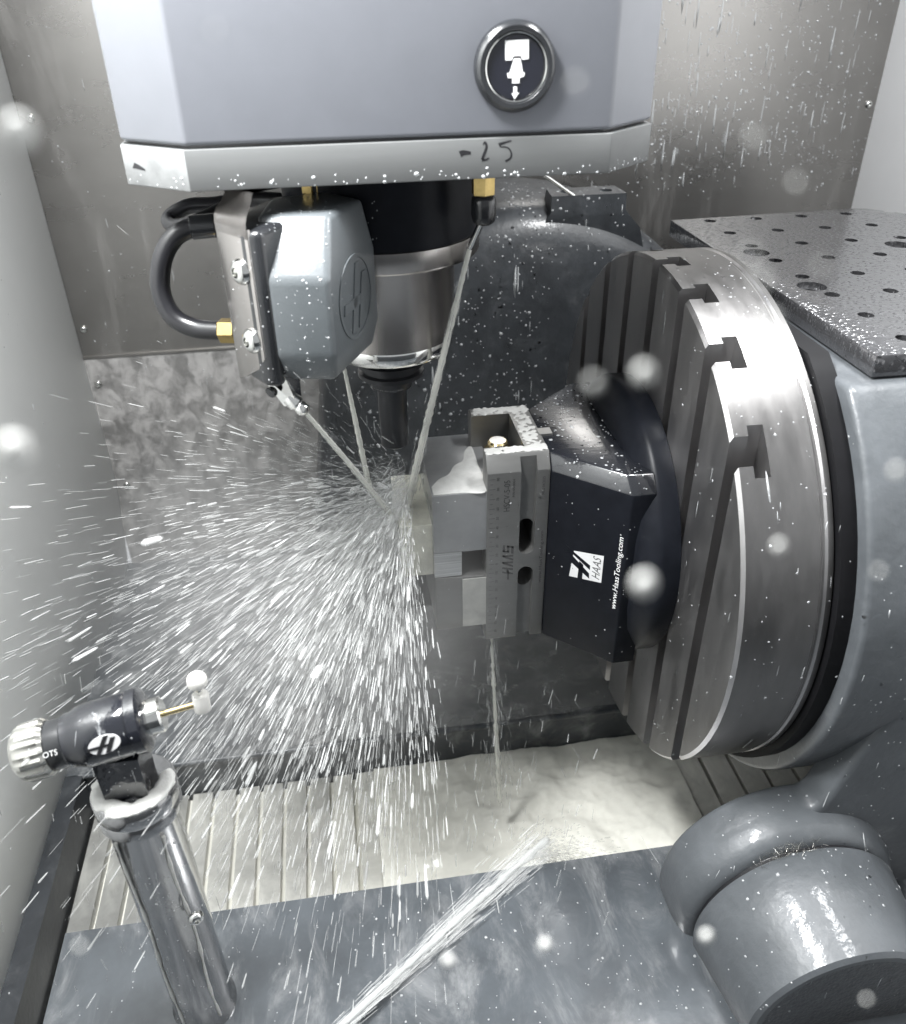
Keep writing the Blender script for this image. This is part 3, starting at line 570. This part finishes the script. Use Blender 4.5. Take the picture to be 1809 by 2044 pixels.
text('probe_mark', 'OTS', pk+pd*11+Vector((0, -11.9, 5.9)), pd, (0, 0.43, 0.9), 3.0, 'print_white', ts, length=7, th=0.6)
hl = pk+pd*38+Vector((0, -0.95, 0.31))*16.4
bmh = [[(u*0.40, v*0.29) for u, v in p] for p in ([(-12, -16), (-6, -16), (6, 16), (0, 16)], [(0, -16), (6, -16), (14, 10), (8, 10)], [(-22, -5), (4, -5), (6, 0), (-20, 0)])]
flat('logo_disc', [[(8.0*math.cos(2*math.pi*i/32), 5.0*math.sin(2*math.pi*i/32)) for i in range(32)]], hl, pd, (0, 0.31, 0.95), 'label_white', ts, th=0.5)
flat('logo_letter', bmh, hl, pd, (0, 0.31, 0.95), 'ink', ts, th=0.8)
for a_, x_ in ((235, 0), (310, 1)):
    pp = [Vector((PX+20.2*math.cos(math.radians(a_+3*math.sin(z*0.05+x_))), PY+20.2*math.sin(math.radians(a_+3*math.sin(z*0.05+x_))), z)) for z in range(-590, -394, 6)]
    fin('coolant_run', tube(pp, [0.9+0.5*math.sin(i*1.3)*math.sin(i*0.37) for i in range(len(pp))], 8), 'foam_white', ts)
# foam collar on the post head
from mathutils import noise as mnoise
def foam_blob(name, label, pts, rr, mat, amp=0.25, sub=2, flat_=0.6, vox=0.6):
    bm = bmesh.new()
    for p, r in zip(pts, rr):
        r0 = bmesh.ops.create_icosphere(bm, subdivisions=sub, radius=1.0)
        for v in r0['verts']:
            n = v.co.normalized(); k = 1+amp*mnoise.noise(n*1.7+Vector(p)*0.3); v.co = Vector(p)+Vector((n.x*r*k, n.y*r*k, n.z*r*k*flat_))
    for v in bm.verts: v.co = W(v.co)
    me = bpy.data.meshes.new('t'); bm.to_mesh(me); bm.free(); o = bpy.data.objects.new('t', me); C.objects.link(o)
    md = o.modifiers.new('r', 'REMESH'); md.mode = 'VOXEL'; md.voxel_size = vox*S; md.use_smooth_shade = True
    m2 = o.modifiers.new('s', 'SMOOTH'); m2.factor = 0.5; m2.iterations = 14
    out = bpy.data.meshes.new_from_object(o.evaluated_get(bpy.context.evaluated_depsgraph_get())); bpy.data.objects.remove(o); bpy.data.meshes.remove(me)
    out.name = name; out.materials.clear(); out.polygons.foreach_set('use_smooth', [True]*len(out.polygons))
    return tag(link(name, out, mat), label, 'foam', kind='stuff')
pts, rr = [], []
for i in range(150):
    a = random.uniform(math.radians(170), math.radians(375)); q = random.uniform(15, 20.5); pts.append((PX+q*math.cos(a), PY+q*math.sin(a), -371+random.uniform(-1, 2.5)*(0.4+0.6*max(0, -math.cos(a))))); rr.append(random.uniform(2.4, 3.6))
foam_blob('coolant_foam', 'white foam collar on the head of the probe post', pts, rr, 'foam_white', vox=0.9)
# foam lying on the vise and workpiece
pts, rr = [], []
film = spline([(58.2, 509.3, 0), (78, 509.2, 0), (97.5, 509.3, 0), (97.6, 545, 0), (97.5, 577, 0), (91, 571, 0), (87, 556, 0), (79, 549, 0), (73, 537, 0), (65, 531, 0), (58.4, 521, 0)], 6)
tag(fin('coolant_foam', prism([(p.x, p.y) for p in film], 'Z', -316.2, -315.3, 0.3, 2), 'foam_film'), 'white foam film on top of the upper vise jaw', 'foam', kind='stuff')
pts, rr = [], []
for i in range(420):
    e = random.choice('nbr')
    if e == 'n': p = (random.uniform(98, 142), random.uniform(515, 523))
    elif e == 'b': p = (random.uniform(98, 142), random.uniform(578.5, 589))
    else: p = (random.uniform(129, 141), random.uniform(515, 589))
    pts.append((p[0], p[1], -289)); rr.append(random.uniform(1.2, 2.4))
foam_blob('coolant_foam', 'thin white foam on the upper end of the vise body', pts, rr, 'foam_film', flat_=0.34, vox=0.5)

# ------------------------------------------------------------------ coolant jets
IMP = Vector((41, 538, -332))
def jet(label, p0, p1, sag, r0, r1, mat='coolant_white', wob=0.30, n=60):
    p0, p1 = Vector(p0), Vector(p1); P, R_ = [], []
    for i in range(n+1):
        t = i/n; p = p0.lerp(p1, t)+Vector((0, 0, sag*4*t*(1-t))); P.append(p); R_.append((r0+(r1-r0)*t)*(1+wob*mnoise.noise(p*0.35)+0.5*wob*mnoise.noise(p*1.1)))
    return tag(fin('coolant_jet', tube(P, R_, 14), mat, smooth=180), label, 'coolant jet')
jet('thin white coolant jet from the chrome nozzle tip of the grey unit', q2, (34, 536, -356), 1.5, 1.2, 2.4)
jet('long white coolant jet from the steel tube right of the spindle', tb, (41, 542, -345), 1.0, 1.5, 3.2)
jet('white coolant jet falling behind the grey unit left of the cutter', at(684, 720, Y=528), at(738, 975, Y=545), 1.0, 1.3, 2.3)
jet('broad wash down coolant jet running low across the front platform', (-115, 236, -583), (134, 418, -600), 2.5, 1.3, 3.0, mat='spray', wob=0.6)
jet('short cream coolant trickle dropping off the vise underside', (104, 520, -458), (116, 525, -683), 0, 1.2, 2.4, wob=0.7)

# ------------------------------------------------------------------ spray in the air
def streaks(name, P, D, Ln, R_, mat, label):
    n = len(P); D = D/np.linalg.norm(D, axis=1)[:, None]; a = np.where(np.abs(D[:, 2:3]) < 0.9, np.array([[0, 0, 1.0]]), np.array([[1.0, 0, 0]])); U = np.cross(D, a); U /= np.linalg.norm(U, axis=1)[:, None]; Vv = np.cross(D, U)
    K = 5; ang = 2*np.pi*np.arange(K)/K; verts = np.zeros((n, 2*K+2, 3))
    verts[:, 0] = P-D*Ln[:, None]*0.5; verts[:, 2*K+1] = P+D*Ln[:, None]*0.5
    for k in range(K):
        off = (U*math.cos(ang[k])+Vv*math.sin(ang[k]))*R_[:, None]
        verts[:, 1+k] = P-D*(Ln*0.5-R_)[:, None]*0.80+off*0.75; verts[:, 1+K+k] = P+D*(Ln*0.5-R_)[:, None]*0.80+off
    f = []
    for k in range(K):
        k2 = (k+1) % K; f.append((0, 1+k2, 1+k)); f.append((1+k, 1+k2, 1+K+k2)); f.append((1+k, 1+K+k2, 1+K+k)); f.append((2*K+1, 1+K+k, 1+K+k2))
    f = np.array(f); F_ = (f[None]+(np.arange(n)*(2*K+2))[:, None, None]).reshape(-1, 3)
    Vt = verts.reshape(-1, 3)*S; Vt[:, 2] += Z0*S
    me = bpy.data.meshes.new(name); me.vertices.add(len(Vt)); me.vertices.foreach_set('co', Vt.ravel()); me.loops.add(F_.size); me.polygons.add(len(F_))
    me.loops.foreach_set('vertex_index', F_.ravel().astype(np.int32)); me.polygons.foreach_set('loop_start', np.arange(0, F_.size, 3, dtype=np.int32)); me.polygons.foreach_set('use_smooth', np.ones(len(F_), dtype=bool)); me.update(calc_edges=True); me.validate()
    return tag(link(name, me, mat), label, 'spray', kind='stuff')
def burst(n, tmin, tmax, smin, smax, cone):
    # launch from the point of impact, mostly to the left, down and towards the door
    O = np.array(IMP)+rng.normal(0, 1, (n, 3))*np.array([6, 9, 14])
    d = rng.normal(0, 1, (n, 3))*np.array(cone[1])+np.array(cone[0]); d /= np.linalg.norm(d, axis=1)[:, None]
    sp_ = rng.uniform(smin, smax, n); t = rng.uniform(tmin, tmax, n)**1.0
    V0 = d*sp_[:, None]; g = np.array([0, 0, -9000.0])
    P = O+V0*t[:, None]+0.5*g*(t**2)[:, None]; Vn = V0+g*t[:, None]
    return P, Vn
def inside(P): return (P[:, 0] > -296) & (P[:, 0] < 300) & (P[:, 1] < 985) & (P[:, 1] > 150) & (P[:, 2] > -680) & ~((P[:, 1] < 400) & (P[:, 2] < -596) & (P[:, 0] > -245)) & ~((P[:, 0] > 42) & (P[:, 2] > -475)) & ~((P[:, 0] > 190) & (P[:, 2] > -575))
CONE = ((-0.52, -0.35, -0.64), (0.50, 0.55, 0.44))
def fan(name, n, t0, t1, s0, s1, cone, rmed, rsig, rmax, ln, mat, label, cutf=1.0):
    P, Vn = burst(n, t0, t1, s0, s1, cone); k = inside(P) & ((P[:, 2] < -285) | (rng.random(n) < 0.15)) & ((P[:, 0] < 42) | (rng.random(n) < 0.06)); P, Vn = P[k], Vn[k]
    sz = np.clip(rmed*rng.lognormal(0, rsig, len(P)), 0.10, rmax)
    streaks(name, P, Vn, 2.5+sz*4+np.linalg.norm(Vn, axis=1)*ln*rng.uniform(0.35, 1.5, len(P)), sz, mat, label)
fan('coolant_spray', 1500, 0.008, 0.090, 1500, 4000, CONE, 0.55, 0.5, 1.8, 0.0024, 'spray', 'white coolant droplets streaking out from the cut across the machine')
fan('coolant_spray', 7500, 0.004, 0.085, 1500, 4300, CONE, 0.26, 0.45, 0.9, 0.0027, 'spray_mid', 'thin white coolant streaks filling the fan between cut and floor')
fan('coolant_mist', 11000, 0.001, 0.070, 1200, 4300, ((-0.6, -0.3, -0.5), (0.6, 0.6, 0.5)), 0.17, 0.35, 0.4, 0.0030, 'spray_fine', 'fine white mist around the cutter and the cut')
# broken water along the wash down jet and around the other jets
def bundle(p0, p1, n, r0, r1, ln, rad):
    p0, p1 = np.array(p0, float), np.array(p1, float); t = rng.random(n); d = p1-p0; d /= np.linalg.norm(d)
    off = rng.normal(0, 1, (n, 3)); off -= (off @ d)[:, None]*d; off[:, 2] = np.abs(off[:, 2])*0.45
    P = p0+(p1-p0)*t[:, None]+off*(r0+(r1-r0)*t**1.6)[:, None]
    return P, d+off*((r1-r0)/np.linalg.norm(p1-p0))*1.2, rng.uniform(0.5, 1.4, n)*ln, rng.uniform(0.5, 1.4, n)*rad
B1 = bundle((-115, 236, -584), (128, 413, -600), 1500, 1.4, 7.5, 18, 0.42); B2 = bundle(tb, (41, 542, -345), 260, 1.2, 3.2, 14, 0.35); B3 = bundle(q2, (34, 536, -356), 200, 1.0, 3.0, 12, 0.3)
B4 = bundle((120, 407, -600), (185, 470, -725), 1400, 9, 24, 10, 0.5); B5 = bundle((104, 520, -458), (116, 525, -683), 300, 4, 9, 12, 0.4)
BB = [np.concatenate(c) for c in zip(B1, B2, B3, B4, B5)]
streaks('broken_coolant', *BB, 'spray_fine', 'loose strands of coolant around the jets')
# rain falling near the door and under the vise
n = 300; P = np.c_[rng.uniform(-230, 150, n), rng.uniform(300, 520, n), rng.uniform(-590, -420, n)]; Vn = np.c_[rng.normal(-0.10, 0.05, n), rng.normal(-0.03, 0.05, n), -np.ones(n)]
streaks('falling_coolant', P, Vn, rng.uniform(5, 18, n), rng.uniform(0.15, 0.6, n), 'spray_mid', 'falling coolant drops over the front platform')
# large drops hanging in the air close to the lens
blob = [(40, 265, 80, 2.1), (30, 900, 80, 2.2), (1150, 165, 78, 0.55), (430, 60, 74, 0.42), (1505, 275, 78, 0.6), (1590, 365, 82, 0.5), (1285, 745, 85, 1.3), (1185, 765, 76, 0.75), (1286, 1165, 84, 1.5), (1555, 1090, 105, 0.95), (1755, 1140, 100, 0.55), (1410, 1868, 130, 1.2), (895, 1918, 140, 1.3), (1088, 1885, 140, 1.2), (1790, 940, 95, 0.8), (1540, 640, 70, 0.75), (1520, 560, 70, 0.7), (1500, 510, 70, 0.5), (60, 290, 110, 0.4), (1640, 530, 78, 0.4), (160, 1890, 105, 0.6), (1730, 1995, 110, 0.5)]
P = np.array([list((lambda d: d*(dist_/d.dot(cf)))(cf+cr*((x-904.5)/FPX)-cu*((y-1022)/FPX))) for x, y, dist_, r in blob])
bm = bmesh.new()
for p, (x, y, dist_, r) in zip(P, blob):
    r0 = bmesh.ops.create_icosphere(bm, subdivisions=2, radius=r*0.68)
    for v in r0['verts']: v.co = Vector((v.co.x, v.co.y, v.co.z*1.2))+Vector(p)
tag(fin('flying_drops', bm, 'foam_white', smooth=180), 'blurred white coolant drops flying close to the viewer', 'drops', kind='stuff')

# soft cloud of atomised coolant round the cut
mc = bpy.data.materials.new('mist'); mc.use_nodes = True; nt = mc.node_tree; nt.nodes.remove(nt.nodes['Principled BSDF'])
pv = nt.nodes.new('ShaderNodeVolumePrincipled'); pv.inputs['Color'].default_value = (0.97, 0.97, 0.96, 1)
tc = nt.nodes.new('ShaderNodeTexCoord'); gr = nt.nodes.new('ShaderNodeTexGradient'); gr.gradient_type = 'SPHERICAL'; nt.links.new(tc.outputs['Object'], gr.inputs[0])
mm_ = nt.nodes.new('ShaderNodeMath'); mm_.operation = 'POWER'; mm_.inputs[1].default_value = 1.5; nt.links.new(gr.outputs[1], mm_.inputs[0])
mk = nt.nodes.new('ShaderNodeMath'); mk.operation = 'MULTIPLY'; mk.inputs[1].default_value = 5.5; nt.links.new(mm_.outputs[0], mk.inputs[0]); nt.links.new(mk.outputs[0], pv.inputs['Density'])
nt.links.new(pv.outputs[0], nt.nodes['Material Output'].inputs['Volume'])
bm = bmesh.new(); bmesh.ops.create_icosphere(bm, subdivisions=3, radius=1.0); me = bpy.data.meshes.new('mist_cloud'); bm.to_mesh(me); bm.free(); me.materials.append(mc)
mo = bpy.data.objects.new('mist_cloud', me); C.objects.link(mo); mo.location = W((-55, 505, -395)); mo.scale = (190*S, 150*S, 160*S); tag(mo, 'soft white mist hanging round the cutter and workpiece', 'mist', kind='stuff')
sc.cycles.volume_max_steps = 48; sc.cycles.volume_bounces = 0

# ------------------------------------------------------------------ drops lying on surfaces
dg = bpy.context.evaluated_depsgraph_get(); skip = ('coolant', 'broken', 'floor_coolant', 'falling', 'flying', 'milled', 'metal_chips')
def tree(names):
    vv, ff = [], []; base = 0
    for o in C.objects:
        if o.type != 'MESH' or o.name.split('.')[0] not in names and not (o.parent and o.parent.name.split('.')[0] in names): continue
        if o.name.startswith(skip): continue
        mw = o.matrix_basis; vv += [mw @ v.co for v in o.data.vertices]; ff += [[base+i for i in p.vertices] for p in o.data.polygons]; base = len(vv)
    return BVHTree.FromPolygons(vv, ff)
bpy.context.view_layer.update()
T = tree(('spindle_head', 'coolant_unit', 'rotary_platter', 'trunnion', 'front_bearing', 'fixture_plate', 'rear_bearing', 'vise', 'back_wall', 'left_wall', 'front_platform', 'machine_floor', 'tool_setter'))
ico = bmesh.new(); bmesh.ops.create_icosphere(ico, subdivisions=1, radius=1); IV = np.array([v.co[:] for v in ico.verts]); IF = np.array([[v.index for v in f.verts] for f in ico.faces]); ico.free()
DP = []      # position, normal, (rx along, ry across, rz height), along
def shoot(n, osamp, dsamp, rmin, rmax, keep=None, h=0.30, run=0.0):
    for i in range(n):
        o = osamp(); d = dsamp(o); hit = T.ray_cast(W(o), Vector(d).normalized())
        if hit[0] is None: continue
        q = Vector((hit[0].x/S, hit[0].y/S, hit[0].z/S-Z0)); nn = hit[1]
        if nn.dot(Vector(d)) > 0: nn = -nn
        if keep and not keep(q, nn): continue
        r = min(rmax, rmin*math.exp(abs(random.gauss(0, 0.55)))); L = r
        g = Vector((0, 0, -1)); al = g-nn*g.dot(nn)
        if al.length < 0.2: al = Vector((random.gauss(0, 1), random.gauss(0, 1), 0)); al -= nn*al.dot(nn)
        elif random.random() < run: L = r*random.uniform(3, 14); r *= 0.7
        DP.append((q, nn, L, r, r*h, al.normalized()))
R = random.uniform; Gs = random.gauss
def dv(*c): return Vector(c)
# coated back wall, thickest right of the head
shoot(1900, lambda: dv(R(150, 640), 700, min(120, -230+abs(Gs(0, 1))*150)), lambda o: (Gs(0, .05), 1, Gs(0, .05)), 0.65, 2.1, lambda q, n: q.y > 990, run=0.15)
shoot(1000, lambda: dv(min(640, 195+abs(Gs(0, 130))), 700, R(-260, 60)), lambda o: (0, 1, 0), 0.7, 2.0, lambda q, n: q.y > 990, run=0.45)
shoot(260, lambda: dv(R(-290, -60), 700, R(-640, 60)), lambda o: (0, 1, 0), 0.4, 1.3, lambda q, n: q.y > 990, run=0.1)
# rear bearing
shoot(3000, lambda: dv(R(-20, 420), 700, R(-600, -170)), lambda o: (Gs(0, .1), 1, Gs(-.05, .1)), 0.6, 2.1, lambda q, n: q.y > 780, run=0.03)
shoot(600, lambda: dv(R(150, 420), R(830, 980), -50), lambda o: (0, -.1, -1), 0.6, 2.0, lambda q, n: q.y > 825)
# platter face and rim
shoot(420, lambda: dv(100, R(360, 740), R(-560, -170)), lambda o: (1, Gs(0, .05), 0), 0.35, 1.1, lambda q, n: q.x > 215, run=0.15)
shoot(90, lambda: dv(R(222, 280), 100, R(-560, -180)), lambda o: (0, 1, -.2), 0.4, 1.2, lambda q, n: q.x < 282, run=0.3)
shoot(160, lambda: dv(R(222, 280), R(380, 560), 0), lambda o: (0, 0, -1), 0.4, 1.3, lambda q, n: 220 < q.x < 282)
# trunnion, arm, front bearing
shoot(620, lambda: dv(R(200, 470), R(240, 420), -200), lambda o: (Gs(0, .2), Gs(.1, .2), -1), 0.45, 1.5, lambda q, n: q.z < -400 and q.z > -598)
shoot(360, lambda: dv(R(290, 470), 100, R(-560, -230)), lambda o: (Gs(0, .05), 1, -.2), 0.4, 1.3, lambda q, n: q.x > 284, run=0.1)
# unit, plate, riser, vise
shoot(160, lambda: dv(R(-60, 30), R(430, 520), -95), lambda o: (0, 0, -1), 0.35, 1.0, lambda q, n: q.z < -100)
shoot(160, lambda: dv(R(-60, 30), 300, R(-190, -105)), lambda o: (0, 1, 0), 0.3, 0.8, lambda q, n: q.y < 540)
shoot(90, lambda: dv(R(-100, 185), 300, -91+abs(Gs(0, 2.5))), lambda o: (0, 1, 0), 0.4, 1.2, lambda q, n: q.y < 500)
shoot(420, lambda: dv(R(144, 222), R(465, 635), -200), lambda o: (0, 0, -1), 0.5, 1.6, lambda q, n: q.z < -285)
shoot(110, lambda: dv(R(57, 215), 300, R(-450, -290)), lambda o: (0, 1, 0), 0.3, 0.9, lambda q, n: q.y < 600)
# platform, floor, wall, probe
shoot(500, lambda: dv(R(-230, 260), R(200, 395), -300), lambda o: (0, 0, -1), 0.4, 1.4, lambda q, n: q.z < -590)
shoot(300, lambda: dv(R(-160, -90), 200, R(-600, -320)), lambda o: (Gs(0, .1), 1, Gs(0, .1)), 0.3, 1.0, lambda q, n: q.y < 360, run=0.3)
shoot(120, lambda: dv(0, R(400, 950), R(-600, 0)), lambda o: (-1, Gs(0, .2), Gs(0, .2)), 0.5, 1.4, lambda q, n: q.x < -290, run=0.2)
DC = [d for i, d in enumerate(DP) if i % 3 == 0 and d[2] < d[3]*1.5 and (505 < d[0].y < 985 or d[0].x > 284 and d[0].z < -300)]; DI = set(map(id, DC)); DM = [d for d in DP if id(d) not in DI]
for nm, mat, DD, lab in (('coolant_drops', 'drop', DM, 'milky coolant droplets beading on the walls and castings'), ('coolant_drops', 'drop_clear', DC, 'clear coolant droplets beading on the walls and castings')):
    n = len(DD); Vt = np.zeros((n, len(IV), 3))
    for i, (q, nn, L, r, hh, al) in enumerate(DD):
        sd = nn.cross(al); j_ = 1+rng.normal(0, 0.13, (len(IV), 1)); Mx = np.array([list(al*L), list(sd*r*R(0.7, 1.2)), list(nn*hh)])
        Vt[i] = np.array(q)+(IV*j_) @ Mx
    Vt = Vt.reshape(-1, 3)*S; Vt[:, 2] += Z0*S; F_ = (IF[None]+(np.arange(n)*len(IV))[:, None, None]).reshape(-1, 3)
    me = bpy.data.meshes.new(nm); me.vertices.add(len(Vt)); me.vertices.foreach_set('co', Vt.ravel()); me.loops.add(F_.size); me.polygons.add(len(F_))
    me.loops.foreach_set('vertex_index', F_.ravel().astype(np.int32)); me.polygons.foreach_set('loop_start', np.arange(0, F_.size, 3, dtype=np.int32)); me.polygons.foreach_set('use_smooth', np.ones(len(F_), dtype=bool)); me.update(calc_edges=True); me.validate()
    tag(link(nm, me, mat), lab, 'droplets', kind='stuff')
